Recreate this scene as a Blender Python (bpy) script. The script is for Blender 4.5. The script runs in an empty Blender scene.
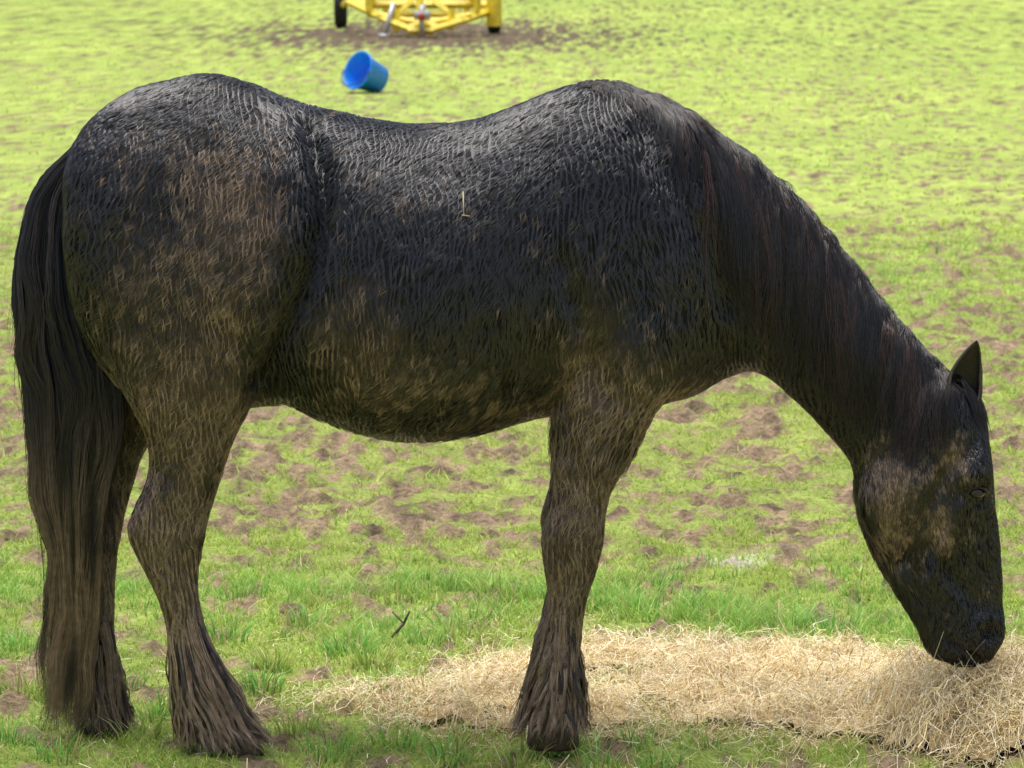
import bpy, bmesh, math, numpy as np
from mathutils import Vector, Matrix
from mathutils.bvhtree import BVHTree
rng=np.random.default_rng(7)
scene=bpy.context.scene
# ---------------------------------------------------------------- camera
F=4400.0; TH=math.atan(539/4400); CH=2.05; CY=-10.0
def P(x,y,Y=0.0):
    v=np.array([x-512.0, F*math.cos(TH)-(y-384)*math.sin(TH), -F*math.sin(TH)-(y-384)*math.cos(TH)])
    k=(Y-CY)/v[1]
    return np.array([0,CY,CH])+v*k
def G(x,y,z=0.0):
    v=np.array([x-512.0, F*math.cos(TH)-(y-384)*math.sin(TH), -F*math.sin(TH)-(y-384)*math.cos(TH)])
    k=(z-CH)/v[2]
    return np.array([0,CY,CH])+v*k
def side_xy(X,Z):
    dep=10*math.cos(TH)+(CH-Z)*math.sin(TH); up=10*math.sin(TH)+(Z-CH)*math.cos(TH)
    return 512+F*X/dep, 384-F*up/dep
cam=bpy.data.cameras.new("camera"); camo=bpy.data.objects.new("camera",cam); scene.collection.objects.link(camo)
camo.location=(0,CY,CH); camo.rotation_euler=(math.pi/2-TH,0,0)
cam.lens=F/1024*36; cam.sensor_width=36; cam.clip_end=2000; cam.clip_start=0.1
cam.dof.use_dof=True; cam.dof.focus_distance=9.9; cam.dof.aperture_fstop=14
scene.camera=camo
scene.view_settings.view_transform='Standard'; scene.view_settings.look='None'; scene.view_settings.exposure=0
# ---------------------------------------------------------------- light
w=bpy.data.worlds.new("World"); scene.world=w; w.use_nodes=True
nt=w.node_tree; bg=nt.nodes['Background']; sky=nt.nodes.new('ShaderNodeTexSky'); sky.sky_type='NISHITA'; sky.sun_disc=False
EL=math.radians(80); AZ=math.radians(-25)
sky.sun_elevation=EL; sky.sun_rotation=AZ; sky.air_density=1.0; sky.dust_density=4.0
hs=nt.nodes.new('ShaderNodeHueSaturation'); hs.inputs['Saturation'].default_value=.65
nt.links.new(sky.outputs[0],hs.inputs['Color']); nt.links.new(hs.outputs[0],bg.inputs[0]); bg.inputs[1].default_value=0.15
sun=bpy.data.lights.new("sun",'SUN'); sun.energy=3.2; sun.angle=math.radians(60); sun.color=(1,0.97,0.93)
suno=bpy.data.objects.new("sun",sun); scene.collection.objects.link(suno)
sd=Vector((math.sin(AZ)*math.cos(EL),math.cos(AZ)*math.cos(EL),math.sin(EL)))
suno.rotation_euler=sd.to_track_quat('Z','Y').to_euler(); suno.location=(0,0,20)
# ---------------------------------------------------------------- helpers
def hash3(i,j,k,s):
    h=(i.astype(np.int64)*374761393+j.astype(np.int64)*668265263+k.astype(np.int64)*2147483647+s*974634777)&0xffffffff
    h=((h^(h>>13))*1274126177)&0xffffffff
    h=((h^(h>>16))*2246822519)&0xffffffff
    return ((h^(h>>15))&0xffffff)/float(0xffffff)
def vn(x,y,z=None,s=1):
    x=np.asarray(x,float); y=np.asarray(y,float); z=np.zeros_like(x) if z is None else np.asarray(z,float)
    i,j,k=np.floor(x),np.floor(y),np.floor(z); a,b,c=x-i,y-j,z-k
    a=a*a*(3-2*a); b=b*b*(3-2*b); c=c*c*(3-2*c); r=0
    for di in (0,1):
        for dj in (0,1):
            for dk in (0,1):
                r=r+hash3(i+di,j+dj,k+dk,s)*(a if di else 1-a)*(b if dj else 1-b)*(c if dk else 1-c)
    return r
def fbm(x,y,z=None,s=1,o=4):
    r=0;am=1;t=0
    for q in range(o):
        f=2.03**q
        r=r+am*vn(np.asarray(x)*f+q*17.3,np.asarray(y)*f+q*5.1,None if z is None else np.asarray(z)*f,s+q); t+=am; am*=.55
    return r/t
def sst(a,b,x):
    t=np.clip((x-a)/(b-a),0,1); return t*t*(3-2*t)
def mk(name,V,Fc,col=None,mat=None,smooth=True,parent=None):
    V=np.ascontiguousarray(V,dtype=np.float32).reshape(-1,3); Fc=np.asarray(Fc,dtype=np.int32); k=Fc.shape[1]
    me=bpy.data.meshes.new(name); me.vertices.add(len(V)); me.vertices.foreach_set('co',V.ravel())
    me.loops.add(Fc.size); me.loops.foreach_set('vertex_index',Fc.ravel())
    me.polygons.add(len(Fc)); me.polygons.foreach_set('loop_start',np.arange(0,Fc.size,k,dtype=np.int32))
    try: me.polygons.foreach_set('loop_total',np.full(len(Fc),k,dtype=np.int32))
    except Exception: pass
    me.polygons.foreach_set('use_smooth',np.full(len(Fc),smooth))
    me.update(calc_edges=True)
    if col is not None: setcol(me,col)
    ob=bpy.data.objects.new(name,me); scene.collection.objects.link(ob)
    if mat: me.materials.append(mat)
    if parent: ob.parent=parent
    return ob
def setcol(me,col):
    c=np.ones((len(me.vertices),4),dtype=np.float32); c[:,:3]=np.asarray(col).reshape(-1,3)
    a=me.color_attributes.new('tint','FLOAT_COLOR','POINT'); a.data.foreach_set('color',c.ravel())
def gridfaces(N,R,C,wrap=False):
    base=np.arange(N)[:,None,None]*(R*C); r=np.arange(R-1)[None,:,None]*C
    cc=C if wrap else C-1
    c=np.arange(cc)[None,None,:]; c2=(c+1)%C
    a=base+r+c; b=base+r+c2; d=base+r+C+c2; e=base+r+C+c
    return np.stack([a,b,d,e],-1).reshape(-1,4)
def tents(cen,side,nrm,wid,ridge=.5):
    L=cen-side*wid[...,None]*.5; Rr=cen+side*wid[...,None]*.5; M=cen+nrm*(wid*ridge)[...,None]
    V=np.stack([L,M,Rr],2); N,R=cen.shape[:2]
    return V.reshape(-1,3),gridfaces(N,R,3)
def ribbons(cen,side,wid):
    V=np.stack([cen-side*wid[...,None]*.5,cen+side*wid[...,None]*.5],2); N,R=cen.shape[:2]
    return V.reshape(-1,3),gridfaces(N,R,2)
def norm(v): return v/np.maximum(np.linalg.norm(v,axis=-1,keepdims=True),1e-9)
def material(name,rough=.5,spec=.5,attr=True,color=(.5,.5,.5),scale=40,var=.3,bump=.3,bdist=.01,translucent=0,metal=0,stretch=(1,1,1)):
    m=bpy.data.materials.new(name); m.use_nodes=True; n=m.node_tree; p=n.nodes['Principled BSDF']; L=n.links.new
    p.inputs['Roughness'].default_value=rough; p.inputs['Specular IOR Level'].default_value=spec; p.inputs['Metallic'].default_value=metal
    tc=n.nodes.new('ShaderNodeTexCoord'); mp=n.nodes.new('ShaderNodeMapping'); mp.inputs['Scale'].default_value=stretch
    L(tc.outputs['Object'],mp.inputs[0])
    no=n.nodes.new('ShaderNodeTexNoise'); no.inputs['Scale'].default_value=scale; no.inputs['Detail'].default_value=4; L(mp.outputs[0],no.inputs['Vector'])
    mr=n.nodes.new('ShaderNodeMapRange'); mr.inputs[1].default_value=.3; mr.inputs[2].default_value=.7; mr.inputs[3].default_value=1-var; mr.inputs[4].default_value=1+var
    L(no.outputs[0],mr.inputs[0])
    mx=n.nodes.new('ShaderNodeVectorMath'); mx.operation='SCALE'; L(mr.outputs[0],mx.inputs['Scale'])
    if attr:
        a=n.nodes.new('ShaderNodeAttribute'); a.attribute_name='tint'; L(a.outputs['Color'],mx.inputs[0])
    else:
        mx.inputs[0].default_value=color
    L(mx.outputs[0],p.inputs['Base Color'])
    if bump>0:
        b=n.nodes.new('ShaderNodeBump'); b.inputs['Strength'].default_value=bump; b.inputs['Distance'].default_value=bdist
        L(no.outputs[0],b.inputs['Height']); L(b.outputs[0],p.inputs['Normal'])
    if translucent>0:
        t=n.nodes.new('ShaderNodeBsdfTranslucent'); L(mx.outputs[0],t.inputs[0]); ms=n.nodes.new('ShaderNodeMixShader'); ms.inputs[0].default_value=translucent
        L(p.outputs[0],ms.inputs[1]); L(t.outputs[0],ms.inputs[2]); L(ms.outputs[0],n.nodes['Material Output'].inputs[0])
    return m
def crom(S,sub):
    S=np.asarray(S,float); out=[]; n=len(S)
    for i in range(n-1):
        p0=S[max(i-1,0)];p1=S[i];p2=S[i+1];p3=S[min(i+2,n-1)]
        for k in range(sub):
            t=k/sub
            out.append(.5*((2*p1)+(-p0+p2)*t+(2*p0-5*p1+4*p2-p3)*t*t+(-p0+3*p1-3*p2+p3)*t**3))
    out.append(S[-1]); return np.array(out)
def loft(secs,ring=36,sub=5,ex=2.1,egg=0.0,mirror=False):
    W=[]
    for s in secs:
        A=P(s[0],s[1],s[4]);B=P(s[2],s[3],s[4]); W.append(list(A)+list(B)+[s[5]])
    W=crom(W,sub); t=np.linspace(0,2*math.pi,ring,endpoint=False)
    ct,st=np.cos(t),np.sin(t); ce=np.sign(ct)*np.abs(ct)**(2/ex); se=np.sign(st)*np.abs(st)**(2/ex)
    V=[]
    for r in W:
        A=r[:3];B=r[3:6];c=(A+B)/2;h=(A-B)/2
        ringv=c+h*ce[:,None]+np.array([0,1,0])*(r[6]*se*(1-egg*ce))[:,None]
        V.append(ringv)
    V=np.array(V); 
    if mirror: V[...,1]*=-1
    R=len(V); Fc=[list(map(int,f)) for f in gridfaces(1,R,ring,True)]
    V=V.reshape(-1,3).tolist()
    c0=np.mean(V[:ring],axis=0).tolist(); c1=np.mean(V[-ring:],axis=0).tolist(); V+= [c0,c1]; n=len(V)
    for i in range(ring):
        j=(i+1)%ring
        Fc.append([n-2,j,i]); Fc.append([n-1,(R-1)*ring+i,(R-1)*ring+j])
    return V,Fc
def join(parts):
    V=[];Fc=[]
    for v,f in parts:
        o=len(V); V+=[list(q) for q in v]; Fc+=[[i+o for i in q] for q in f]
    return V,Fc
def pymesh(name,V,Fc,mat=None,parent=None,smooth=True):
    me=bpy.data.meshes.new(name); me.from_pydata([tuple(map(float,v)) for v in V],[],Fc)
    bm=bmesh.new(); bm.from_mesh(me); bmesh.ops.recalc_face_normals(bm,faces=bm.faces); bm.to_mesh(me); bm.free()
    for p in me.polygons: p.use_smooth=smooth
    ob=bpy.data.objects.new(name,me); scene.collection.objects.link(ob)
    if mat: me.materials.append(mat)
    if parent: ob.parent=parent
    return ob
def empty(name,loc=(0,0,0)):
    e=bpy.data.objects.new(name,None); e.location=loc; scene.collection.objects.link(e); e.empty_display_size=.2; return e
# ---------------------------------------------------------------- ground functions
def hay_h(x,y):
    n=fbm(x*4,y*4,s=40,o=3)
    h=0*x
    for cx,cy,rx,ry,hh,nz in ((.55,.66,.78,.62,.030,1.9),(1.08,.04,.27,.36,.155,.6),(1.3,.38,.5,.45,.05,.9),(-.10,.42,.44,.34,.022,1.9),(.42,.16,.75,.30,.015,2.4),(1.7,.4,.5,.6,.06,.8)):
        r2=((x-cx)/rx)**2+((y-cy)/ry)**2
        h=h+hh*np.maximum(0,1.05-r2+(n-.5)*nz)*sst(1.5,.5,r2)
    return h
def mud_amt(x,y):
    A=np.interp(y,[-3,-.6,.3,1.0,1.4,2.2,2.8,5.5,9,12,15,33,35,39,41],[.5,.40,.27,.20,.18,.26,.44,.49,.45,.37,.24,.12,.12,.12,.12])
    A=A+.3*np.exp(-((x-.9)/.8)**2-((y+.45)/.22)**2)
    A=A+1.3*np.exp(-((x+.9)/1.9)**2-((y-38.)/3.6)**2)
    A=A+.18*sst(1.0,3.0,np.abs(x))*sst(14,6,y)*sst(2.5,4.5,y)
    return A
def mudm(x,y):
    n=.12*fbm(x*2.0,y*1.5,s=3,o=2)+.88*fbm(x*17,y*8.5,s=4,o=3)
    t=.5+(.5-mud_amt(x,y))*.36
    return sst(t-.06,t+.06,n)
def gh(x,y):
    m=mudm(x,y); near=sst(24,9,np.abs(y))
    cl=fbm(x*15,y*12,s=12,o=3)
    return (fbm(x*.8,y*.8,s=9,o=2)-.5)*.03*near+ (.3+.7*m)*((cl-.5)*.11)*near-.005*m*near
# ---------------------------------------------------------------- ground
def axis(d0,lim,g,far):
    a=[0.0];s=d0
    while a[-1]<lim: a.append(a[-1]+s)
    while a[-1]<far: s*=g; a.append(a[-1]+s)
    return np.array(a)
ax=axis(.022,2.6,1.03,600); xs=np.concatenate([-ax[:0:-1],ax])
ay=axis(.024,9,1.012,600); ayn=axis(.05,1.5,1.12,500); ys=np.concatenate([-ayn[:0:-1]-1.2,[-1.2],ay[1:]-1.2])
X,Y=np.meshgrid(xs,ys); x=X.ravel(); y=Y.ravel()
z=gh(x,y)
m=mudm(x,y)[:,None]
tone=fbm(x*.5,y*.35,s=21,o=3)[:,None]; fine=fbm(x*24,y*15,s=22,o=3)[:,None]; pt=sst(.45,.62,fbm(x*3.5,y*2.2,s=25,o=3))[:,None]
GR1=np.array([.49,.58,.125]); GR2=np.array([.37,.50,.095]); MUD=np.array([.25,.18,.11]); 
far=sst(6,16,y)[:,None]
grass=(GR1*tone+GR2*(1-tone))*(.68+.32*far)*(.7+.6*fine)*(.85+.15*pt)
mud=MUD*(.05+1.9*fine)*(1-.45*sst(30,36,y)[:,None])  # clod shadows painted into the mud colour as fine dark variation
hayt=sst(.006,.03,hay_h(x,y))[:,None]
col=grass*(1-m)+mud*m; col=col*(1-hayt)+np.array([.52,.40,.21])*(.7+.6*fine)*hayt
gp=G(748,560); pale=(.6*np.exp(-((x-gp[0])/.13)**2-((y-gp[1])/.14)**2)*sst(.45,.6,fbm(x*20,y*12,s=29,o=2)))[:,None]
col=col*(1-pale)+np.array([.72,.70,.62])*pale
mground=material("field_ground",rough=.85,spec=.25,scale=70,var=.35,bump=.8,bdist=.02)
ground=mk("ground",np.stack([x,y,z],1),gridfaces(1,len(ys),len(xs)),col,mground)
ground["kind"]="structure"; ground["label"]="grazed muddy green field"
# ---------------------------------------------------------------- grass
def blades(N,y0,y1,hmin,hmax,wd,R,seed,dens=lambda x,y:1+0*x):
    r=np.random.default_rng(seed)
    yy=y0+(y1-y0)*r.random(N); hw=(yy+10)*.1164+.35
    keep=r.random(N)<hw/hw.max(); yy=yy[keep]; hw=hw[keep]; xx=(r.random(len(yy))*2-1)*hw
    mm=mudm(xx,yy); d=(1-mm*.9)*dens(xx,yy)*(1-.86*sst(.010,.06,hay_h(xx,yy)))*(.35+.65*sst(.36,.56,fbm(xx*7,yy*5,s=33,o=2)))
    k=r.random(len(xx))<d; xx=xx[k];yy=yy[k]; n=len(xx)
    lush=sst(.9,1.4,yy)*sst(2.6,1.9,yy)*sst(.45,.65,fbm(xx*3.2,yy*3,s=55,o=2))
    h=(hmin+(hmax-hmin)*r.random(n)**1.8)*(.6+.8*vn(xx*6,yy*5,s=5))*(1+.7*lush)
    an=r.random(n)*6.283; ln=h*(.3+1.1*r.random(n))
    root=np.stack([xx,yy,gh(xx,yy)-.003],1); dirx=np.stack([np.cos(an),np.sin(an),0*an],1)
    t=np.linspace(0,1,R)[None,:,None]
    cen=root[:,None]+dirx[:,None]*(ln[:,None,None]*t**1.8)+np.array([0,0,1])*(h[:,None,None]*t)
    a2=r.random(n)*3.14-1.57; side=np.repeat(np.stack([np.cos(a2),np.sin(a2),0*a2],1)[:,None],R,1)
    wv=(wd*(.6+.8*r.random(n)))[:,None]*(1-t[...,0]*.85)
    V,Fc=ribbons(cen,side,wv)
    tn=fbm(xx*.5,yy*.35,s=21,o=3)[:,None]; q=r.random(n)[:,None]
    c=GR1*tn+GR2*(1-tn); c=c*(.85+.6*r.random(n)[:,None])
    c=np.where(q<.12,np.array([.62,.54,.24]),c); c=np.where((q>.80),np.array([.30,.50,.09]),c)
    c=c*(1-.5*lush[:,None])+np.array([.28,.60,.14])*.5*lush[:,None]
    f_=sst(14,20,yy)[:,None,None,None]
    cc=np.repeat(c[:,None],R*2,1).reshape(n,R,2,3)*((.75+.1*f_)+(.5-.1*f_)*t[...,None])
    return V,Fc,cc.reshape(-1,3)
def merge(L):
    V=[];Fc=[];C=[];o=0
    for v,f,c in L: V.append(v);Fc.append(f+o);C.append(c);o+=len(v)
    return np.concatenate(V),np.concatenate(Fc),np.concatenate(C)
def tuft(gx,gy,n,rad,h0,h1,wd,colr,seed):
    r=np.random.default_rng(seed); a=r.random(n)*6.283; rr=rad*np.sqrt(r.random(n))
    g=G(gx,gy); xx=g[0]+rr*np.cos(a); yy=g[1]+rr*np.sin(a); h=h0+(h1-h0)*r.random(n)**1.3
    an=a+r.normal(0,.5,n); ln=h*(.15+.7*rr/rad*r.random(n)+.2*r.random(n)); R=4
    t=np.linspace(0,1,R)[None,:,None]
    root=np.stack([xx,yy,gh(xx,yy)-.004],1); dx=np.stack([np.cos(an),np.sin(an),0*an],1)
    cen=root[:,None]+dx[:,None]*(ln[:,None,None]*t**2)+np.array([0,0,1])*(h[:,None,None]*(t-.25*t**3*(ln/h)[:,None,None]))
    a2=r.random(n)*3.14-.8; side=np.repeat(np.stack([np.cos(a2),np.sin(a2),0*a2],1)[:,None],R,1)
    V,Fc=ribbons(cen,side,(wd*(.7+.6*r.random(n)))[:,None]*(1-t[...,0]**1.5*.9))
    c=np.array(colr)*(.6+.8*r.random(n)[:,None]); c=np.where(r.random(n)[:,None]<.2,np.array([.62,.55,.24]),c)
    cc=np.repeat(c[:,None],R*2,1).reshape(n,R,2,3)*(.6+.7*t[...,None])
    return V,Fc,cc.reshape(-1,3)
GL=[blades(150000,-1.0,3.2,.012,.034,.0037,3,1),
    blades(150000,3.2,14,.012,.032,.006,2,2),
    blades(110000,14,50,.012,.03,.014,2,3,lambda x,y:.5+0*x)]
tr=np.random.default_rng(5)
for i,(gx,gy,n,rad) in enumerate([(272,672,190,.05),(262,690,130,.05),(350,655,170,.07),(372,668,120,.05),(310,625,130,.06),(425,590,120,.09),(395,600,90,.08),(225,640,80,.06),(20,650,100,.09),(30,700,90,.07),(125,690,70,.05),(470,625,110,.1),(505,600,90,.08),(620,610,160,.12),(660,615,150,.12),(720,620,160,.13),(780,628,140,.12),(830,630,120,.1),(600,590,120,.1),(960,250,90,.25),(900,275,90,.2),(455,640,90,.07),(160,720,90,.05),(10,745,90,.06),(300,735,90,.06),(330,750,80,.07),(400,745,90,.06),(470,735,60,.05),(640,590,100,.12),(560,600,90,.1),(340,610,90,.09),(430,640,80,.06),(450,752,60,.05),(520,758,60,.05),(600,762,50,.05),(660,765,50,.05),(480,715,40,.05),(400,715,50,.05),(60,760,70,.06),(140,745,60,.05),(240,600,80,.07),(560,750,50,.05),(700,745,40,.05),(640,745,40,.04),(380,690,60,.05)]):
    GL.append(tuft(gx,gy,n,rad,.02,.09,.004,(.28,.60,.13) if i%3 else (.46,.62,.15),100+i))
for i in range(90):
    gx=tr.random()*1024; gy=560+tr.random()*90
    GL.append(tuft(gx,gy,35,.04+.05*tr.random(),.015,.05,.0038,(.34,.62,.13),300+i))
V,Fc,C=merge(GL)
mgrass=material("grass_blades",rough=.55,spec=.35,scale=8,var=.12,bump=0,translucent=.3)
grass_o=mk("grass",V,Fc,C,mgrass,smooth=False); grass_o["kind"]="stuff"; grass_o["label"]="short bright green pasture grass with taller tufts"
# ---------------------------------------------------------------- hay
hx=np.arange(-.75,2.4,.022); hy=np.arange(-.6,1.6,.022); X,Y=np.meshgrid(hx,hy); x=X.ravel();y=Y.ravel(); hh=hay_h(x,y)
z=gh(x,y)+hh*.8+(fbm(x*25,y*25,s=61,o=2)-.5)*.03*sst(0.02,.06,hh)-.010*sst(.03,.012,hh)-.002
f=fbm(x*20,y*20,s=62,o=3)[:,None]
mhay=material("hay_stalks",rough=.6,spec=.3,scale=90,var=.25,bump=.4,bdist=.01)
hv=np.stack([x,y,z],1); hf=gridfaces(1,len(hy),len(hx)); hc=np.array([.54,.41,.21])*(.4+1.1*f)
keepf=(hh[hf].min(1)>.022); hf=hf[keepf]
parts=[(hv,hf,hc)]
def straws(N,seed,x0,x1,y0,y1,fn,lift,l0=.025,l1=.10):
    r=np.random.default_rng(seed); xx=x0+(x1-x0)*r.random(N); yy=y0+(y1-y0)*r.random(N); k=r.random(N)<fn(xx,yy); xx=xx[k];yy=yy[k]; n=len(xx)
    h=hay_h(xx,yy); a=r.random(n)*6.283; Ln=l0+l1*r.random(n)**1.7; cu=r.normal(0,1.5,n); R=4
    t=np.linspace(-.5,.5,R)[None,:]; ang=a[:,None]+cu[:,None]*t*2
    px=xx[:,None]+np.cumsum(np.cos(ang),1)*(Ln/R)[:,None]; py=yy[:,None]+np.cumsum(np.sin(ang),1)*(Ln/R)[:,None]
    tilt=r.normal(0,.38,n)[:,None]
    zz=(gh(px,py)+hay_h(px,py)*.85)+(.002+lift*r.random(n)**1.5*sst(0,.05,h)+.008*r.random(n))[:,None]+tilt*t*Ln[:,None]-(t*2)**2*.01*r.random(n)[:,None]
    cen=np.stack([px,py,zz],-1); d=norm(np.gradient(cen,axis=1)); up=np.array([0,0,1.0]); side=norm(np.cross(d,up)+r.normal(0,.3,(n,1,3)))
    nn=norm(np.cross(side,d)); wv=np.repeat((.0013+.0015*r.random(n)**2)[:,None],R,1)
    V,Fc=tents(cen,side,nn,wv,.35)
    pal=np.array([[.88,.72,.41],[.95,.84,.57],[.76,.58,.30],[.86,.72,.38],[.48,.33,.15],[.96,.89,.66]]); c=pal[r.choice(6,n,p=[.3,.22,.17,.15,.06,.1])]*(.72+.45*r.random(n)[:,None])*(.75+.5*fbm(xx*9,yy*9,s=66,o=2))[:,None]
    return V,Fc,np.repeat(c,R*3,0)
parts.append(straws(90000,1,-.9,2.2,-.6,1.6,lambda x,y:.85*sst(-.002,.05,hay_h(x,y))+.1*sst(0,.01,hay_h(x,y)),.034))
parts.append(straws(4500,3,-.7,1.8,-.5,1.4,lambda x,y:sst(0,.03,hay_h(x,y))*1.0,.075,.07,.12))
parts.append(straws(2600,4,.86,1.3,-.25,.12,lambda x,y:sst(0.02,.08,hay_h(x,y))*1.0,.075,.05,.10))
parts.append(straws(17000,2,-1.3,2.1,-.75,1.8,lambda x,y:.04+.5*np.exp(-((x-.35)/.8)**2-((y-.35)/.6)**2)+.5*sst(.5,.7,fbm(x*2,y*2,s=71,o=2))*np.exp(-((x-.4)/1.2)**2),.0))
V,Fc,C=merge(parts)
hay=mk("hay_pile",V,Fc,C,mhay); hay["label"]="loose pale golden hay spread on the grass"; hay["category"]="hay"
# ---------------------------------------------------------------- horse body
horse=empty("horse",(0,0,0)); horse["label"]="wet muddy black horse grazing on loose hay"; horse["category"]="horse"
parts=[]
parts.append(loft([(62,195,66,240,0,.06),(70,155,74,300,0,.15),(86,126,92,350,0,.21),(112,103,118,385,0,.25),(150,84,155,405,0,.275),(205,74,205,412,0,.285),(250,83,245,405,0,.285),(292,101,285,402,0,.28),(335,113,325,418,0,.29),(382,122,375,432,0,.315),(430,126,425,436,0,.325),(478,120,475,430,0,.32),(528,101,528,415,0,.30),(575,85,575,410,0,.275),(620,86,618,408,0,.25),(660,99,655,404,0,.23),(700,121,695,392,0,.20),(728,180,725,372,0,.14),(738,240,736,350,0,.08)],egg=.14,ex=2.15))
parts.append(loft([(600,91,640,395,0,.19),(660,102,700,388,0,.165),(715,131,728,376,0,.145),(765,169,752,370,0,.125),(812,216,785,390,0,.105),(852,263,814,418,0,.095),(890,309,838,444,0,.09),(922,349,858,470,0,.088),(946,377,878,500,0,.085)],ex=2.1,egg=.25))
# head
parts.append(loft([(905,378,945,374,0,.05),(880,418,970,388,0,.085),(862,450,983,412,0,.098),(857,482,989,445,0,.102),(861,518,994,485,0,.096),(874,552,998,525,0,.080),(893,585,1001,562,0,.064),(909,611,1004,592,0,.057),(922,631,1005,615,0,.056),(933,648,1003,638,0,.052),(945,660,996,654,0,.040),(957,666,985,664,0,.02)],ex=2.35,sub=4))
cheek=[(865,455,930,430,-.05,.03),(861,490,945,470,-.07,.048),(866,522,948,505,-.066,.046),(886,556,945,540,-.048,.03)]
parts.append(loft(cheek)); parts.append(loft(cheek,mirror=True))
brow=[(955,455,985,440,-.06,.02),(955,478,990,470,-.080,.032),(962,500,992,492,-.068,.022)]
parts.append(loft(brow)); parts.append(loft(brow,mirror=True))
parts.append(loft([(921,615,955,613,0,.030),(923,637,956,640,0,.036),(935,656,960,657,0,.027)]))
hau=[(95,150,270,140,-.10,.10),(72,200,305,190,-.13,.13),(70,255,315,245,-.145,.135),(86,315,300,300,-.155,.13),(104,355,280,345,-.16,.12),(126,398,260,388,-.165,.102),(146,432,240,424,-.165,.080),(151,470,224,465,-.165,.058),(134,508,209,512,-.165,.047),(127,533,203,545,-.165,.043),(144,566,198,574,-.165,.036),(160,602,200,610,-.165,.031),(170,642,210,642,-.165,.033),(176,680,227,676,-.165,.042),(188,714,240,710,-.165,.043),(198,738,252,734,-.165,.044)]
parts.append(loft(hau,ring=32,sub=4))
far=[(110,180,280,180,.12,.11),(90,255,290,255,.14,.13),(85,320,260,315,.155,.12),(80,370,220,370,.15,.10),(78,415,180,410,.14,.085),(80,450,146,448,.13,.06),(76,490,130,490,.12,.048),(70,525,120,530,.09,.043),(76,560,115,565,.08,.038),(82,600,113,603,.06,.031),(84,645,113,645,.05,.032),(84,680,118,676,.04,.041),(87,706,124,704,.03,.043),(90,724,126,724,.03,.044)]
parts.append(loft(far,ring=32,sub=4))
fl=[(600,180,680,165,-.11,.07),(578,250,705,235,-.13,.10),(567,320,708,310,-.145,.102),(560,370,694,362,-.15,.094),(556,412,656,410,-.15,.078),(554,455,632,455,-.15,.060),(552,500,607,500,-.15,.046),(542,532,604,535,-.15,.049),(543,555,600,560,-.15,.044),(549,595,586,600,-.15,.031),(547,630,580,634,-.15,.031),(535,658,579,660,-.15,.041),(533,682,576,684,-.15,.041),(530,702,574,702,-.15,.043)]
parts.append(loft(fl,ring=32,sub=4)); parts.append(loft(fl,ring=32,sub=4,mirror=True))
parts.append(loft([(85,135,100,165,0,.05),(64,155,84,185,0,.04),(48,192,68,205,0,.03),(44,225,60,225,0,.022)],ring=20))
V,Fc=join(parts)
src=pymesh("body",V,Fc)
rm=src.modifiers.new("r",'REMESH'); rm.mode='VOXEL'; rm.voxel_size=.0085
sm=src.modifiers.new("s",'SMOOTH'); sm.iterations=10; sm.factor=.5
dg=bpy.context.evaluated_depsgraph_get(); me=bpy.data.meshes.new_from_object(src.evaluated_get(dg))
bpy.data.objects.remove(src); me.name="body"
n=len(me.vertices); co=np.empty(n*3,np.float32); me.vertices.foreach_get('co',co); co=co.reshape(-1,3).astype(float)
no=np.empty(n*3,np.float32); me.vertices.foreach_get('normal',no); no=no.reshape(-1,3).astype(float)
pxx,pyy=side_xy(co[:,0],co[:,2])
def seg_d(px,py,pts):
    d=np.full(px.shape,1e9)
    for (ax_,ay_),(bx_,by_) in zip(pts[:-1],pts[1:]):
        vx,vy=bx_-ax_,by_-ay_; t=np.clip(((px-ax_)*vx+(py-ay_)*vy)/(vx*vx+vy*vy),0,1)
        d=np.minimum(d,np.hypot(px-ax_-t*vx,py-ay_-t*vy))
    return d
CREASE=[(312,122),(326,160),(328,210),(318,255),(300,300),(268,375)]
disp=np.zeros(n); sidey=sst(.3,.7,np.abs(no[:,1]))
disp-=.036*np.exp(-(seg_d(pxx,pyy,CREASE)/11)**2)*sidey
disp+=.016*np.exp(-(seg_d(pxx,pyy,[(292,130),(298,180),(298,240)])/16)**2)*sidey
disp-=.012*np.exp(-(seg_d(pxx,pyy,[(640,130),(700,230),(728,300)])/14)**2)*sidey
disp-=.014*np.exp(-(seg_d(pxx,pyy,[(560,250),(590,340),(600,385)])/12)**2)*sidey
disp+=.012*np.exp(-(((pxx-620)/30)**2+((pyy-330)/40)**2))*sidey
disp-=.008*np.exp(-(seg_d(pxx,pyy,[(160,200),(150,300),(165,380)])/14)**2)*sidey
disp-=.020*np.exp(-(((pxx-986)/7)**2+((pyy-630)/10)**2)*1.2)*sst(.2,.5,np.abs(no[:,1]))
disp+=.008*np.exp(-((np.hypot(pxx-986,pyy-630)-14)/5)**2)*sst(.2,.5,np.abs(no[:,1]))
disp-=.010*np.exp(-(seg_d(pxx,pyy,[(943,634),(960,647),(982,660)])/3.5)**2)
disp-=.011*np.exp(-(seg_d(pxx,pyy,[(925,545),(955,580),(975,600)])/9)**2)*sidey
disp+=.010*np.exp(-(seg_d(pxx,pyy,[(955,500),(935,555),(925,580)])/6)**2)*sidey
disp-=.011*np.exp(-(seg_d(pxx,pyy,[(948,455),(908,540),(900,560)])/7)**2)*sidey
disp-=.008*np.exp(-(((pxx-973)/12)**2+((pyy-489)/9)**2))*sidey
disp+=(fbm(co[:,0]*9,co[:,2]*9,co[:,1]*9,s=81,o=3)-.5)*.014
co+=no*disp[:,None]
me.vertices.foreach_set('co',co.astype(np.float32).ravel()); me.update()
no_=np.empty(n*3,np.float32); me.vertices.foreach_get('normal',no_); no=no_.reshape(-1,3).astype(float)
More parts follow.
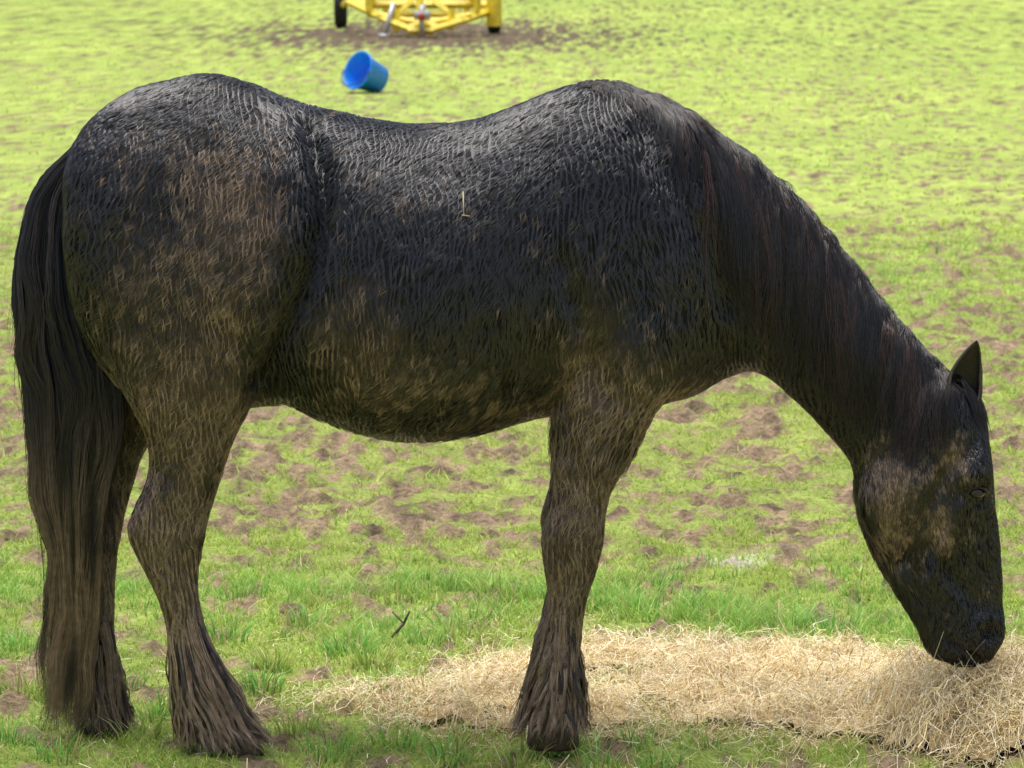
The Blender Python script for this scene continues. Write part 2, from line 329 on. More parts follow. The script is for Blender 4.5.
me.polygons.foreach_set('use_smooth',np.ones(len(me.polygons),bool))
BL=[(160,150,75,45,.4),(250,190,60,80,.6),(200,290,100,80,.6),(190,400,90,60,.85),(180,600,95,190,1),(95,650,60,150,.95),(360,310,50,75,.5),(430,375,120,55,.5),(450,180,110,45,.2),(605,340,60,60,.55),(640,388,70,36,.85),(580,470,70,80,.85),(560,620,70,140,1),(888,490,34,75,.9),(937,527,18,32,1),(950,450,20,26,.95),(330,160,60,50,.15),(560,240,60,60,.15)]
NB=[(78,235,32,45,.95),(325,190,12,60,1),(495,285,60,50,.6),(290,345,18,45,.8),(690,250,45,80,.8),(975,620,50,50,.95),(988,520,16,90,.8)]  # black coat areas; the narrow second one paints the flank crease dark
def mudcoat(px,py):
    q=1.0
    for a,b,c,d,s in BL: q=q*(1-np.clip(s,0,1)*np.exp(-(((px-a)/c)**2+((py-b)/d)**2)))
    m=1-q
    for a,b,c,d,s in NB: m=m*(1-s*np.exp(-(((px-a)/c)**2+((py-b)/d)**2)))
    return m*(1-.95*np.exp(-(seg_d(px,py,CREASE)/15)**2))  # mud held back along the flank crease to paint its shade
BLK=np.array([.0065,.0068,.0105]); MC=np.array([.34,.235,.152])
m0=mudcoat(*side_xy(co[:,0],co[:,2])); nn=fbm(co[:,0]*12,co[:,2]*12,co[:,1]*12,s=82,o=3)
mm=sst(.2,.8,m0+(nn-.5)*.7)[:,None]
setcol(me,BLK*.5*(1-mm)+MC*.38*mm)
mbody=material("wet_coat_skin",rough=.5,spec=.25,scale=220,var=.4,bump=.6,bdist=.004)
me.materials.clear(); me.materials.append(mbody)
body=bpy.data.objects.new("body",me); scene.collection.objects.link(body); body.parent=horse
me.calc_loop_triangles()
tri=np.empty(len(me.loop_triangles)*3,np.int32); me.loop_triangles.foreach_get('vertices',tri); tri=tri.reshape(-1,3)
bvh=BVHTree.FromPolygons([Vector(v) for v in co],tri.tolist())
def near(p):
    l,nr,i,d=bvh.find_nearest(Vector(p)); 
    a=no[tri[i]].mean(0); return np.array(l),a/np.linalg.norm(a)
# ---------------------------------------------------------------- coat: wet hair drawn into wavy ridges
A=co[tri[:,0]];B=co[tri[:,1]];Cc=co[tri[:,2]]; fn=np.cross(B-A,Cc-A); area=np.linalg.norm(fn,axis=1)
cen=(A+B+Cc)/3; cpx,cpy=side_xy(cen[:,0],cen[:,2])
wgt=area*np.where((fn[:,1]/area>.35),.12,1.0)
wgt*=1+.5*(cpy>560)+1.0*(cpx>845)*(cpy>370)
NC=52000; idx=rng.choice(len(tri),NC,p=wgt/wgt.sum()); u=rng.random((NC,2)); fl_=u.sum(1)>1; u[fl_]=1-u[fl_]
c=A[idx]+(B-A)[idx]*u[:,:1]+(Cc-A)[idx]*u[:,1:]; nn_=norm(no[tri[idx]].mean(1))
KD=np.array([(150,110,-.45,.9),(90,180,-.3,1),(200,250,-.15,1),(240,160,-.3,1),(300,180,-.1,1),(325,250,-.2,1),(430,135,-.4,.9),(430,200,-.3,1),(430,300,-.2,1),(430,400,-.3,.95),(540,130,-.35,.95),(540,250,-.2,1),(620,120,-.2,1),(640,250,-.1,1),(690,330,.05,1),(620,380,-.2,1),(760,250,.15,1),(860,350,.1,1),(880,470,-.15,1),(880,540,.1,1),(950,450,.1,1),(950,560,.2,1),(995,500,.05,1),(970,640,.1,1),(590,450,-.15,1),(560,600,-.05,1),(550,700,-.3,1),(190,450,-.2,1),(170,560,.1,1),(190,650,.15,1),(220,720,.2,1),(90,600,0,1),(200,380,-.1,1),(650,400,-.3,1)],float)
qx,qy=side_xy(c[:,0],c[:,2])
wt=1/(((qx[:,None]-KD[:,0])**2+(qy[:,None]-KD[:,1])**2)+300)**1.6
dx=(wt*KD[:,2]).sum(1)/wt.sum(1); dz=-(wt*KD[:,3]).sum(1)/wt.sum(1)
ang=(fbm(c[:,0]*13,c[:,2]*13,c[:,1]*8,s=91,o=2)-.5)*1.0+(vn(c[:,0]*45,c[:,2]*30,c[:,1]*20,s=95)-.5)*.5
ca,sa=np.cos(ang),np.sin(ang); d=np.stack([dx*ca-dz*sa,0*dx,dx*sa+dz*ca],1)
topn=sst(.75,.98,nn_[:,2])[:,None]; d=d+topn*np.stack([-.2+0*dx,np.sign(c[:,1]+1e-3)*.9,0*dx],1)
d=norm(d-nn_*(d*nn_).sum(1,keepdims=True))
lowleg=sst(590,700,qy)*(qx<700); feather=sst(640,700,qy)*(qx<700); leg=sst(430,520,qy)*(qx<700)
headm=sst(845,870,qx)*sst(380,420,qy); jaw=np.exp(-(seg_d(qx,qy,[(855,480),(860,520),(880,565),(910,605),(930,645)])/14)**2)
belly=sst(385,425,qy)*(qx>250)*(qx<720)*(qy<450)
muzz=sst(590,640,qy)*(qx>860)
Ln=(.023+.013*rng.random(NC))*(1+.3*lowleg+.6*feather-.5*headm*(1-jaw)+.6*jaw+.6*belly)*(1-.4*muzz)
smooth_z=np.clip(np.exp(-(((qx-500)/100)**2+((qy-290)/70)**2))+.8*np.exp(-(((qx-690)/65)**2+((qy-260)/110)**2)),0,1)
lift=(.0008+.0012*rng.random(NC))*(1-.4*headm)+.011*jaw*rng.random(NC)+.003*feather+.012*belly*rng.random(NC)**2
T=c+d*Ln[:,None]+nn_*lift[:,None]
for i in range(NC):
    l,nr=near(T[i]); T[i]=l+nr*lift[i]
T[:,2]=np.maximum(T[:,2],.006)
K=4; s=norm(np.cross(nn_,d))
a=rng.uniform(-1,1,(NC,K)); b=rng.uniform(-1,1,(NC,K)); rad=(.0072*(1-.35*headm))[:,None]
root=c[:,None]+s[:,None]*(a*rad)[...,None]+d[:,None]*(b*rad)[...,None]-nn_[:,None]*.0006
cl=.3
tip=T[:,None]*cl+(T[:,None]+(root-c[:,None]))*(1-cl)
t=np.array([0,.33,.67,1.0])
pos=root[:,:,None]*(1-t[:,None])+tip[:,:,None]*t[:,None]+nn_[:,None,None]*(np.array([0,.9,.75,0])[:,None])*(np.minimum(lift,.003)*.8+.0008)[:,None,None,None]
LAM=.0128
def ridge_phase(p):
    x_,y_,z_=p[...,0],p[...,1],p[...,2]
    wv=fbm(x_*8,z_*6,y_*6,s=201,o=2)*4.5+vn(x_*36,z_*28,y_*20,s=203)*1.45+vn(x_*65,z_*55,y_*40,s=204)*.35
    return (x_+.15*z_)/LAM+wv
e_=.0015
ex_=np.array([1.0,0,0])-nn_*nn_[:,:1]; exl=np.linalg.norm(ex_,axis=1); ex_=ex_/np.maximum(exl,.3)[:,None]
strg=(.85*(1-.75*smooth_z)*(1-.85*headm)*(1-.35*leg)*sst(.25,.6,exl))[:,None,None]
strg=strg*(1-.85*rng.random((NC,K,1))**2.5)*np.array([.85,1,1,1])
for it in range(2):
    ph=ridge_phase(pos); fr=ph-np.floor(ph)
    gr=(ridge_phase(pos+ex_[:,None,None]*e_)-ph)/e_
    gs=np.clip(np.abs(gr),50,400)*np.sign(gr+1e-6)
    mv=np.clip(-(fr-.5)/gs,-.007,.007)
    pos=pos+ex_[:,None,None]*(mv*strg*(.85 if it==0 else .4))[...,None]
ph=ridge_phase(pos); fr=ph-np.floor(ph); prof=(.5-np.abs(fr-.5))*2
pos=pos+nn_[:,None,None]*(prof**1.3*.0023*strg*np.array([.4,1,1,.7]))[...,None]
pr_=prof.mean(2)
pos=pos.reshape(-1,4,3); M=len(pos)
tg=norm(np.gradient(pos,axis=1)); NN=np.repeat(nn_[:,None],K,1).reshape(-1,1,3)*np.ones((1,4,1)); S=norm(np.cross(NN,tg))
wd=(.0016*(1-.15*headm)).repeat(K)[:,None]*np.array([.9,.95,.7,.12])*(.7+.6*rng.random(M))[:,None]
pos[...,2]=np.maximum(pos[...,2],.004)
V,Fc=tents(pos,S,NN,wd,.5)
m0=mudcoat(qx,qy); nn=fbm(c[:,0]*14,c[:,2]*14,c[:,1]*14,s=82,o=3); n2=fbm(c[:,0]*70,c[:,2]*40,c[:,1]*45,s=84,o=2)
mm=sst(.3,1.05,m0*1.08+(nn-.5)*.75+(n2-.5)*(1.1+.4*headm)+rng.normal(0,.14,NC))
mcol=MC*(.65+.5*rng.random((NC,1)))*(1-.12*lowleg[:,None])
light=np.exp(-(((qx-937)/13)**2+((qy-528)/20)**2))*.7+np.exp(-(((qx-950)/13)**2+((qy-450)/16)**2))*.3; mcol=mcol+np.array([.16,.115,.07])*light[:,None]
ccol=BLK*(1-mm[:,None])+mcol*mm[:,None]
crease_shade=(1-.7*np.exp(-(seg_d(qx,qy,CREASE)/13)**2))[:,None]; ccol=ccol*crease_shade  # shade of the flank crease painted into the hair colour
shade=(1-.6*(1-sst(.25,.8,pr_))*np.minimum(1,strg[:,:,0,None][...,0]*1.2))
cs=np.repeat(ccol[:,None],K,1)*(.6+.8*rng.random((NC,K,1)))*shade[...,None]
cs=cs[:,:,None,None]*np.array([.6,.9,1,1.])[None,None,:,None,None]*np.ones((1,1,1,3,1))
mcoat=material("wet_clumped_fur",rough=.23,spec=.85,scale=120,var=.25,bump=0)
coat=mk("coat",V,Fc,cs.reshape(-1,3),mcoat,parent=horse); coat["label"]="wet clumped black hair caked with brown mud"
# ---------------------------------------------------------------- long hair locks
mhair=material("long_horse_hair",rough=.34,spec=.6,scale=60,var=.3,bump=0)
def sim(roots,Ls,drift,offs,steps,out0=1.0,curl=0.0):
    N=len(roots); pts=np.zeros((N,steps,3)); nr_=np.zeros((N,steps,3))
    for i in range(N):
        p=np.array(roots[i]); st=Ls[i]/(steps-1); ph=(i*2.399)%6.283; fr_=4+3*((i*.618)%1)
        for k in range(steps):
            f=k/(steps-1); of=offs[i]*(.25+.75*min(1,f*4))
            l,nr=near(p); 
            if np.dot(p-l,nr)<of or k<3: p=l+nr*of
            pts[i,k]=p; nr_[i,k]=nr
            dd=np.array([drift[i,0]*(1-.5*f)+curl*min(1,f*3)*math.sin(ph+fr_*f),-out0*(1-f)**4*.9+drift[i,1],-.25-1.1*min(1,f*5)])
            dd/=np.linalg.norm(dd); p=p+dd*st
    return pts,nr_
def locks(pts,nrs,per,spread,wd,cols,rnd,tipclump=.65,wav=.004,lmin=.6,root0=1.0):
    N,R=pts.shape[:2]; tg=norm(np.gradient(pts,axis=1)); sd_=norm(np.cross(nrs,tg))
    a=rnd.uniform(-1,1,(N,per)); b=rnd.random((N,per)); t=np.linspace(0,1,R)
    prof=(1-tipclump*t); profn=prof*np.minimum(1,root0+t*5)
    ph=rnd.random((N,per))*6.28; fq=6+6*rnd.random((N,per))
    off=sd_[:,None]*(a[:,:,None]*spread*prof)[...,None]+nrs[:,None]*(b[:,:,None]*spread*.5*profn)[...,None]
    off+=sd_[:,None]*(np.sin(t*fq[...,None]+ph[...,None])*wav*t)[...,None]
    lenf=lmin+(1-lmin)*rnd.random((N,per)) 
    tt=lenf[...,None]*t; i0=np.clip((tt*(R-1)).astype(int),0,R-2); fr=tt*(R-1)-i0
    ni=np.arange(N)[:,None,None]
    P0=pts[ni,i0]*(1-fr[...,None])+pts[ni,i0+1]*fr[...,None]
    cen=(P0+off).reshape(-1,R,3); cen[...,2]=np.maximum(cen[...,2],.006)
    S_=np.repeat(sd_[:,None],per,1).reshape(-1,R,3); N_=np.repeat(nrs[:,None],per,1).reshape(-1,R,3)
    w_=wd*(.5+.9*rnd.random((N*per,1)))*(1-.88*t[None]**2)
    V,Fc=tents(cen,S_,N_,w_,.5)
    cc=np.repeat(cols,per,0)*(.5+rnd.random((N*per,1)))
    return V,Fc,np.repeat(cc,R*3,0)
r=np.random.default_rng(11)
crest=np.array([(582,87),(600,87),(620,90),(650,100),(700,126),(750,160),(790,196),(830,241),(868,287),(900,325),(930,358),(948,378)],float)
cu=np.r_[0,np.cumsum(np.hypot(*np.diff(crest,axis=0).T))]; NLk=1150
uu=r.random(NLk)*cu[-1]; rx=np.interp(uu,cu,crest[:,0]); ry=np.interp(uu,cu,crest[:,1])
roots=np.array([P(a_,b_+4,0) for a_,b_ in zip(rx,ry)]); roots[:,1]+=r.uniform(-.045,.01,NLk)
Lm=np.interp(rx,[582,620,650,700,760,850,930,950],[.06,.16,.28,.50,.50,.43,.30,.2])*(.35+.75*r.random(NLk))
dr=np.stack([np.interp(rx,[550,650,720,800,900],[.05,.2,.22,.05,-.12])+r.normal(0,.15,NLk),0*rx],1)
pts,nrs=sim(roots,Lm,dr,.003+np.interp(rx,[582,680],[.002,.013])*r.random(NLk),15,curl=.20)
q=r.random((NLk,1)); hc=np.where(q<.17,np.array([.055,.027,.019]),np.where(q<.5,np.array([.024,.016,.014]),np.array([.008,.007,.008])))
V,Fc,C=locks(pts,nrs,14,.009,.0015,hc,r,tipclump=.75,wav=.009,lmin=.45,root0=.2)
N2=700; uu=(.06+.94*r.random(N2))*cu[-1]; rx=np.interp(uu,cu,crest[:,0]); ry=np.interp(uu,cu,crest[:,1])
root=np.array([P(a_,b_+6,0) for a_,b_ in zip(rx,ry)]); root[:,1]+=r.uniform(-.02,.02,N2); R=6; t=np.linspace(0,1,R)
L2=.015+.045*r.random(N2)**5; ddx=r.normal(.4,.4,N2)
cen=root[:,None]+np.stack([ddx[:,None]*L2[:,None]*t*1.0,-(L2[:,None]*t*.5),L2[:,None]*(t*.7-.5*t**2)],-1)
S_=np.tile(np.array([.9,.3,0]),(N2,R,1)); N_=np.tile(np.array([0,-.7,.7]),(N2,R,1))
v2,f2=tents(cen,S_,N_,.0014*(1-.8*t)[None]*np.ones((N2,1)),.5)
V,Fc,C=merge([(V,Fc,C),(v2,f2,np.tile(np.array([.010,.008,.008]),(len(v2),1)))])
mane=mk("mane",V,Fc,C,mhair,parent=horse); mane["label"]="long black mane with reddish brown strands"
# forelock
NLk=70; root=np.array([P(950+14*a_,384+10*a_,0) for a_ in r.random(NLk)]); root[:,1]+=r.uniform(-.05,.01,NLk)
pts,nrs=sim(root,.06+.07*r.random(NLk),np.stack([r.normal(.35,.1,NLk),r.uniform(-.1,.1,NLk)],1),.002+.006*r.random(NLk),10,out0=.2,curl=.1)
V,Fc,C=locks(pts,nrs,9,.007,.0016,np.tile([[.018,.010,.009]],(NLk,1)),r,wav=.004)
mk("forelock",V,Fc,C,mhair,parent=horse)
# tail
NLk=400; R=20; t=np.linspace(0,1,R)
ytb=np.array([150,165,180,200,260,320,400,470,550,620,680,755.]); xl=np.array([74,56,42,29,15,17,25,34,44,50,46,38.]); xr=np.array([100,94,90,86,86,98,122,110,96,90,84,74.])
ul=r.random(NLk); ye=np.where(r.random(NLk)<.55,705+50*r.random(NLk),400+300*r.random(NLk)); vv=r.uniform(-1,1,NLk)
py_=150+(ye-150)[:,None]*(t**.9)[None]
wavx=(vn(np.repeat(ul[:,None]*9,R,1),py_/50.,s=44)-.5)*26*t+(vn(np.repeat(ul[:,None]*60,R,1),py_/22.,s=45)-.5)*12*t
ulc=ul[:,None]+(np.round(ul*7)/7-ul)[:,None]*(.85*t**1.1)[None]
px_=np.interp(py_,ytb,xl)*(1-ulc)+np.interp(py_,ytb,xr)*ulc+wavx
Yt=vv[:,None]*(.02+.06*np.sin(np.pi*np.clip(t,0,.8)))[None]-.06*t[None]
pts=np.zeros((NLk,R,3))
for i in range(NLk):
    for k in range(R): pts[i,k]=P(px_[i,k],py_[i,k],Yt[i,k])
nrs=norm(np.tile(np.array([-.25,-.95,.1]),(NLk,R,1)))
colk=np.where(r.random((NLk,1))<.3,np.array([.032,.024,.020]),np.array([.009,.008,.009]))
V,Fc,C=locks(pts,nrs,16,.009,.0016,colk,r,tipclump=.8,wav=.010,lmin=.88)
mz=sst(.85,.25,V[:,2])*sst(.33,.54,fbm(V[:,0]*45,V[:,2]*6,V[:,1]*45,s=88,o=2)); C=C*(1-mz[:,None])+np.array([.30,.205,.13])*mz[:,None]*(.6+.8*vn(V[:,0]*200,V[:,2]*30,s=89))[:,None]
r3=np.random.default_rng(77); NF=80; fp=np.zeros((NF,R,3))
for i in range(NF):
    y1=330+380*r3.random(); sd0=r3.random()<.7; amp=4+14*r3.random()
    for k,tt in enumerate(t):
        yy=200+(y1-200)*tt; xx=(np.interp(yy,ytb,xl)+6-amp*tt**1.5) if sd0 else (np.interp(yy,ytb,xr)-6+amp*tt**1.5)
        fp[i,k]=P(xx+2*math.sin(tt*9+i),yy,-.02)
v4,f4,c4=locks(fp,norm(np.tile(np.array([-.25,-.95,.1]),(NF,R,1))),3,.004,.0013,np.tile([[.03,.022,.018]],(NF,1)),r3,tipclump=.2,wav=.008)
cv,cf=loft([(74,150,92,156,.01,.03),(52,190,76,195,.01,.045),(36,260,74,262,.01,.045),(38,330,80,330,.01,.04),(48,400,92,400,.01,.03),(58,460,82,460,.0,.015)],ring=24,sub=4)
cv=np.array(cv); tri4=[f for f in cf if len(f)==4]
V,Fc,C=merge([(V,Fc,C),(v4,f4,c4),(cv,np.array(tri4),np.tile([[.005,.0045,.005]],(len(cv),1)))])
tail=mk("tail",V,Fc,C,mhair,parent=horse); tail["label"]="long black tail with muddy stringy ends"
# feathers on the lower legs
def feathers(cx0,cx1,ry0,ry1,ex0,ex1,ey,Yc,wy,Nn,seed,mirror=False,rr_=.036):
    r=np.random.default_rng(seed); g=r.random(Nn)*6.283; cg,sg=np.cos(g),np.sin(g); R=10; t=np.linspace(0,1,R)
    ry=ry0+(ry1-ry0)*r.random(Nn)**.6; fr_=(ry-ry0)/(ry1-ry0)
    pts=np.zeros((Nn,R,3))
    for i in range(Nn):
        a0=P(cx0[0]+(cx1[0]-cx0[0])*fr_[i],ry[i],Yc); b0=P(cx0[1]+(cx1[1]-cx0[1])*fr_[i],ry[i],Yc)
        c_=(a0+b0)/2; h_=(b0-a0)[0]/2; e_a=P(ex0,ey,Yc);e_b=P(ex1,ey,Yc); ec=(e_a+e_b)/2; eh=(e_b-e_a)[0]/2
        p0=c_+np.array([h_*.9*cg[i],rr_*.9*sg[i],0]); k_=.72+.34*r.random(); p1=np.array([ec[0]+eh*k_*cg[i],Yc+wy*k_*sg[i],max(0,e_a[2])*.6+.002+.03*r.random()])
        sw=r.normal(0,.005,2); p_=r.random(2)*6.28; f_=8+8*r.random()
        for k,tt in enumerate(t):
            hgt=p0[2]+(p1[2]-p0[2])*tt; e__=1.3; q_=p0*(1-tt**e__)+p1*tt**e__; q_[2]=hgt
            bul=.005*math.sin(math.pi*tt); q_[0]+=bul*cg[i]; q_[1]+=bul*sg[i]
            q_[0]+=(sw[0]*math.sin(tt*5)+.005*math.sin(tt*f_+p_[0]))*min(1,tt*3); q_[1]+=(sw[1]*math.sin(tt*5)+.005*math.sin(tt*f_+p_[1]))*min(1,tt*3); pts[i,k]=q_
    nr=norm(np.stack([cg,sg,0*g],1))[:,None]*np.ones((1,R,1))
    if mirror: pts[...,1]*=-1; nr=nr*np.array([1,-1,1])
    cl=np.where(r.random((Nn,1))<.25,np.array([.045,.034,.026]),np.array([.30,.21,.138]))*(.6+.7*r.random((Nn,1)))
    V,Fc=locks(pts,nr,11,.008,.0016,cl,r,tipclump=.85,wav=.003,lmin=.8,root0=.1)[:2]
    return V,Fc,np.repeat(np.repeat(cl,11,0)*(.6+.7*r.random((Nn*11,1))),R*3,0)
fz=[feathers((162,204),(182,234),615,722,178,278,752,-.165,.10,360,61),
    feathers((82,113),(88,122),615,712,70,140,738,.03,.085,230,62,rr_=.036),
    feathers((548,580),(532,577),605,698,508,592,730,-.15,.09,360,63),
    feathers((548,580),(532,577),605,698,518,582,732,-.15,.08,140,64,mirror=True)]
for V,Fc,C in fz: 
    o=mk("feather",V,Fc,C,mhair,parent=horse)
# ears
def ear(bx,by,tx,ty,Yc,Yt_,openv,name="ear"):
    b0=P(bx,by,Yc); t0=P(tx,ty,Yt_); axv=t0-b0; ln=np.linalg.norm(axv); axn=axv/ln
    o=np.array(openv,float); o-=axn*np.dot(o,axn); o/=np.linalg.norm(o); s_=np.cross(axn,o)
    R=20;C_=21; V=[];cc=[]
    for i in range(R):
        t=i/(R-1); rr=.048*(math.sin(math.pi*(.25+.75*t))**.75 if t<1 else 0)+.0006
        half=math.radians(150-60*min(1,t*1.8)); bend=.012*math.sin(math.pi*t)
        for j in range(C_):
            e_=2*j/(C_-1)-1; a_=math.pi+half*e_
            V.append(b0+axn*ln*t+o*(rr*math.cos(a_)*.6+rr*.2)-o*bend+s_*rr*math.sin(a_)*.95)
            k_=.016+.06*max(0,abs(e_)-.8)*5; cc.append((k_,k_*.8,k_*.7))
    f_=gridfaces(1,R,C_)
    ob=mk(name,np.array(V),f_,np.array(cc),mear,parent=horse)
    sl=ob.modifiers.new("thickness",'SOLIDIFY'); sl.thickness=.004; return ob
mear=material("ear_skin",rough=.5,spec=.5,scale=150,var=.4,bump=.5,bdist=.003)
ear(955,418,977,340,-.05,-.055,(.5,-.85,.1)); ear(958,414,978,352,.045,.05,(.6,.6,.1))
# hooves
mhoof=material("muddy_hoof",attr=False,color=(.09,.065,.045),rough=.6,spec=.3,scale=50,var=.4,bump=.4)
def hoof(bx0,bx1,tx0,tx1,yt,Yc,wt_,wb,zb,mirror=False):
    zt=P(tx0,yt,Yc)[2]; V=[];n_=24
    xa,xb=P(tx0,yt,Yc)[0],P(tx1,yt,Yc)[0]; xc,xd=P(bx0,750,Yc)[0],P(bx1,750,Yc)[0]
    for t_ in (0,.5,.92,1):
        A_=xa*(1-t_)+xc*t_; B_=xb*(1-t_)+xd*t_; w_=wt_*(1-t_)+wb*t_; z_=zt*(1-t_)+zb*t_
        k_=.93 if t_==1 else 1
        for q in range(n_):
            g=2*math.pi*q/n_; V.append(((A_+B_)/2+(B_-A_)/2*math.cos(g)*k_,(Yc+w_*math.sin(g)*k_)*(-1 if mirror else 1),z_))
    Fq=[list(map(int,f)) for f in gridfaces(1,4,n_,True)]+[list(range(n_)),list(range(3*n_,4*n_))]
    return pymesh("hoof",V,Fq,mhoof,horse)
hoof(200,266,200,250,724,-.165,.038,.048,-.004); hoof(88,132,88,125,712,.03,.036,.044,-.004)
hoof(526,580,532,574,696,-.15,.038,.046,.008); hoof(526,580,532,574,696,-.15,.038,.046,.008,mirror=True)
# eyes
meye=material("dark_eye",attr=False,color=(.010,.006,.005),rough=.05,spec=.9,scale=10,var=.1,bump=0)
def uvs(name,c_,r_,mat,parent,sc=(1,1,1)):
    me_=bpy.data.meshes.new(name); bm=bmesh.new(); bmesh.ops.create_uvsphere(bm,u_segments=24,v_segments=16,radius=r_)
    for v in bm.verts: v.co=Vector((v.co.x*sc[0],v.co.y*sc[1],v.co.z*sc[2]))+Vector(c_)
    for f_ in bm.faces: f_.smooth=True
    bm.to_mesh(me_); bm.free(); ob=bpy.data.objects.new(name,me_); scene.collection.objects.link(ob); me_.materials.append(mat); ob.parent=parent; return ob
for sg in (-1,1):
    e=P(973,487,0); h_=bvh.ray_cast(Vector((e[0],sg*1.0,e[2])),Vector((0,-sg,0)))[0]
    uvs("eye",(h_.x,h_.y+sg*.001,h_.z),.0165,meye,horse,(1.15,.85,.8))
    V=[];n_=20
    for i in range(n_):
        g=math.pi*(i/(n_-1))*1.0
        for j in range(8):
            k_=2*math.pi*j/8; rr=.0175+.004*math.cos(k_)
            V.append((h_.x+rr*math.cos(g)*1.2,h_.y+sg*(.009+.006*math.sin(k_)),h_.z+rr*math.sin(g)*.75))
    f_=gridfaces(1,n_,8,True); mk("eyelid",np.array(V),f_,np.tile([[.022,.018,.016]],(len(V),1)),mear,parent=horse)
# ---------------------------------------------------------------- straws on coat
mstraw=material("dry_straw",attr=False,color=(.6,.47,.24),rough=.6,scale=80,var=.2,bump=0)
def tube(p,q_,r_,seg=8):
    p=np.array(p,float);q_=np.array(q_,float); d_=q_-p; d_/=np.linalg.norm(d_); u_=np.cross(d_,[0,0,1]) if abs(d_[2])<.9 else np.cross(d_,[1,0,0]); u_/=np.linalg.norm(u_); v_=np.cross(d_,u_)
    V=[p+r_*(math.cos(g)*u_+math.sin(g)*v_) for g in np.linspace(0,2*math.pi,seg,endpoint=False)]+[q_+r_*(math.cos(g)*u_+math.sin(g)*v_) for g in np.linspace(0,2*math.pi,seg,endpoint=False)]
    Fq=[[i,(i+1)%seg,seg+(i+1)%seg,seg+i] for i in range(seg)]+[list(range(seg))[::-1],list(range(seg,2*seg))]
    return [list(v) for v in V],Fq
for (x1,y1,x2,y2) in ((463,192,464,214),(462,214,470,215),(856,283,860,310)):
    pp=[]
    for a_,b_ in ((x1,y1),(x2,y2)):
        e=P(a_,b_,-.25); h_=bvh.ray_cast(Vector((e[0],-1,e[2])),Vector((0,1,0)))[0]
        pp.append((h_.x,h_.y-.009,h_.z) if h_ else (e[0],-.05,e[2]))
    v_,f_=tube(pp[0],pp[1],.0013,6); o=pymesh("straw_stalk",v_,f_,mstraw); o["label"]="thin pale straw stalk stuck on the horse's coat"; o["category"]="straw"
# twig
mtw=material("dark_twig",attr=False,color=(.07,.045,.03),rough=.8,scale=60,var=.3,bump=.3)
g1=G(392,642); v_,f_=join([tube((g1[0],g1[1],.012),(g1[0]+.03,g1[1]+.02,.045),.004),tube((g1[0]+.03,g1[1]+.02,.045),(g1[0]+.045,g1[1]+.03,.075),.003),tube((g1[0]+.03,g1[1]+.02,.045),(g1[0]+.0,g1[1]+.05,.07),.002)])
o=pymesh("twig",v_,f_,mtw); o["label"]="small broken brown twig lying in the grass"; o["category"]="twig"
# ---------------------------------------------------------------- bucket
g=G(371,92); bk=empty("bucket",(0,0,0)); bk["label"]="bright blue plastic bucket tipped over on the grass"; bk["category"]="bucket"
mbl=material("blue_plastic",attr=False,color=(.015,.28,1.0),rough=.35,spec=.5,scale=30,var=.12,bump=.05)
ax_=Vector((-.70,-.62,.36)).normalized(); qq=ax_.to_track_quat('Z','Y').to_matrix().to_4x4()
prof=[(0,0),(.104,0),(.118,.004),(.152,.235),(.168,.238),(.170,.254),(.157,.256),(.149,.24),(.112,.012),(0,.012)]
V=[];n_=40
for (r_,z_) in prof:
    for k in range(n_):
        a_=2*math.pi*k/n_; V.append((max(r_,.0005)*math.cos(a_),max(r_,.0005)*math.sin(a_),z_))
Fq=[list(map(int,f)) for f in gridfaces(1,len(prof),n_,True)]
MT=Matrix.Translation((g[0]+.07,g[1],.10))@qq
V=[tuple(MT@Vector(v)) for v in V]; zmin=min(v[2] for v in V)+.008; V=[(v[0],v[1],v[2]-zmin) for v in V]
pymesh("shell",V,Fq,mbl,bk)
hp=[]
dn=(qq.to_3x3().inverted()@Vector((0,0,-1))); dn.z=0; dn.normalize(); sdv=Vector((0,0,1)).cross(dn)
for k in range(17):
    a_=math.pi*k/16; q_=sdv*(.17*math.cos(a_))+dn*(.155*math.sin(a_)); hp.append(MT@Vector((q_.x,q_.y,.25+.06*math.sin(a_))))
v_,f_=join([tube(np.array(hp[k])-[0,0,zmin],np.array(hp[k+1])-[0,0,zmin],.006) for k in range(16)])
pymesh("handle",v_,f_,material("bucket_handle",attr=False,color=(.02,.10,.4),rough=.4,var=.1,bump=0),bk)
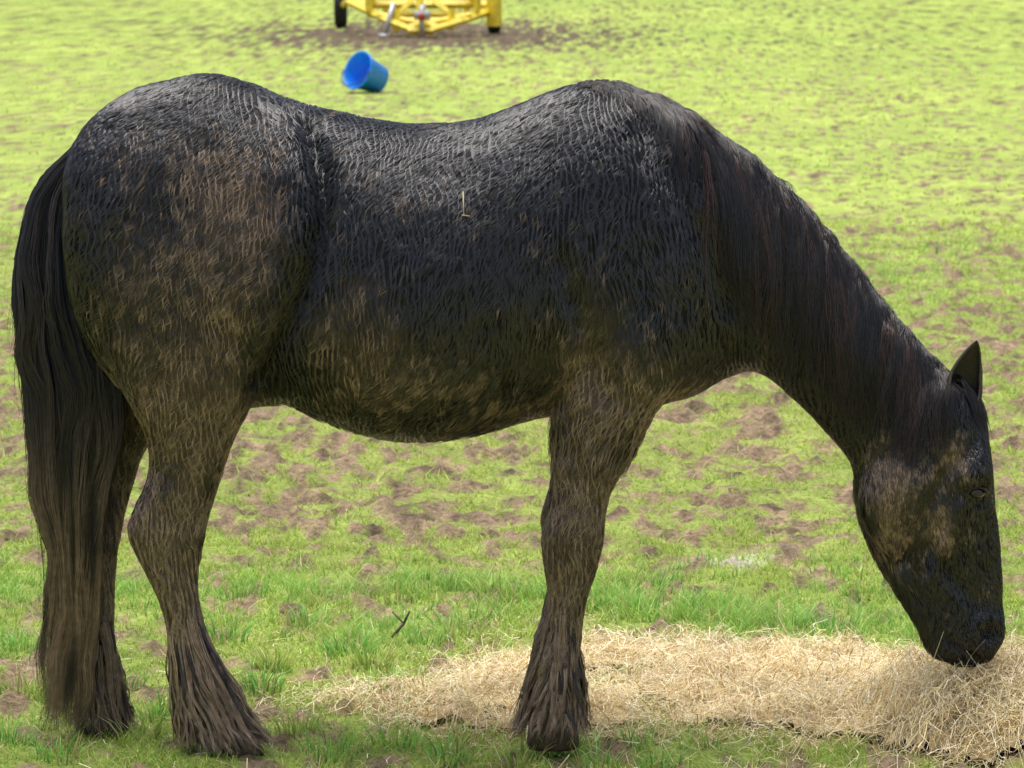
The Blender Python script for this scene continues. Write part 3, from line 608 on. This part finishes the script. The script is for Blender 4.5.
# ---------------------------------------------------------------- yellow farm implement
g=G(420,36); ox,oy=g[0],g[1]; im=empty("farm_implement",(ox,oy,0)); im["label"]="yellow tubular steel farm implement standing on muddy ground"; im["category"]="farm machine"
mye=material("yellow_paint",attr=False,color=(.95,.74,.06),rough=.4,spec=.5,scale=12,var=.2,bump=.1)
mgy=material("grey_steel",attr=False,color=(.55,.55,.55),rough=.4,metal=.5,var=.2,bump=.1)
mru=material("black_rubber",attr=False,color=(.02,.02,.02),rough=.8,var=.3,bump=.3)
def part(name,segs,mat,seg=8):
    v_,f_=join([tube((a[0],a[1],a[2]),(b[0],b[1],b[2]),r_,seg) for a,b,r_ in segs]); o=pymesh(name,v_,f_,mat,im,smooth=seg>6); return o
part("frame",[((-.72,.3,.33),(.85,.3,.33),.045),((-.33,-.2,.17),(.45,-.2,.17),.04),((-.78,.3,.36),(-.33,-.2,.17),.045),((.85,.3,.30),(.45,-.2,.17),.045),((-.33,-.2,.17),(-.05,-.5,.08),.04),((.45,-.2,.17),(.10,-.5,.08),.04),
 ((-.6,.3,.33),(-.1,.1,.8),.04),((.65,.3,.33),(.1,.1,.8),.04),((0,-.2,.17),(0,.1,.85),.04),((-.33,-.2,.17),(-.1,.3,.36),.035),((.45,-.2,.17),(.15,.3,.36),.035),((-.12,-.5,.08),(.16,-.5,.08),.045),((-.25,-.25,.06),(-.25,-.2,.30),.04),((.34,-.25,.08),(.34,-.2,.30),.04),((-.55,.0,.27),(-.55,.0,.44),.04),((.62,.0,.27),(.62,.0,.42),.04),((-.45,-.1,.24),(.2,-.4,.12),.03),((.55,-.1,.24),(-.1,-.4,.12),.03)],mye,4)
part("rear_frame",[((-.72,.9,.42),(.85,.9,.42),.045),((-.72,.3,.33),(-.72,.9,.42),.04),((.85,.3,.33),(.85,.9,.42),.04),((-.15,.9,.42),(-.15,.3,.33),.035),((.3,.9,.42),(.3,.3,.33),.035),((-.6,.9,.2),(.7,.9,.2),.035),((-.4,.9,.2),(-.4,.9,.42),.035),((.5,.9,.2),(.5,.9,.42),.035)],mye,4)
part("end_box",[((.80,.15,.10),(.80,.15,.48),.085)],mye,4)
part("drive_shaft",[((.03,-.55,.30),(.03,.3,.32),.035),((.03,-.56,.02),(.03,-.56,.34),.028),((-.05,-.5,.24),(.12,-.5,.24),.05)],mgy,10)
part("stand",[((-.38,-.3,.0),(-.28,-.2,.36),.028),((-.44,-.3,.01),(-.32,-.3,.01),.03)],mgy,8)
part("light",[((.03,-.58,.23),(.03,-.60,.23),.04)],material("red_lens",attr=False,color=(.6,.08,.02),rough=.3,var=.05,bump=0),14)
for wx,wy,R_ in ((-.94,2.2,.23),(.80,.70,.17)):
    V=[];n_=28
    pr=[(R_*.45,-.06),(R_*.8,-.07),(R_*.97,-.055),(R_,-.03),(R_,.03),(R_*.97,.055),(R_*.8,.07),(R_*.45,.06)]
    for r_,o_ in pr:
        for k in range(n_):
            a_=2*math.pi*k/n_; V.append((wx+o_,wy+r_*math.cos(a_),R_+r_*math.sin(a_)))
    pymesh("wheel",V,[list(map(int,f)) for f in gridfaces(1,8,n_,True)]+[list(range(n_)),list(range(7*n_,8*n_))],mru,im)
part("axle",[((-.94,2.2,.23),(-.72,.9,.42),.035)],mye,6)
print("body verts",n,"grass",len(grass_o.data.vertices))
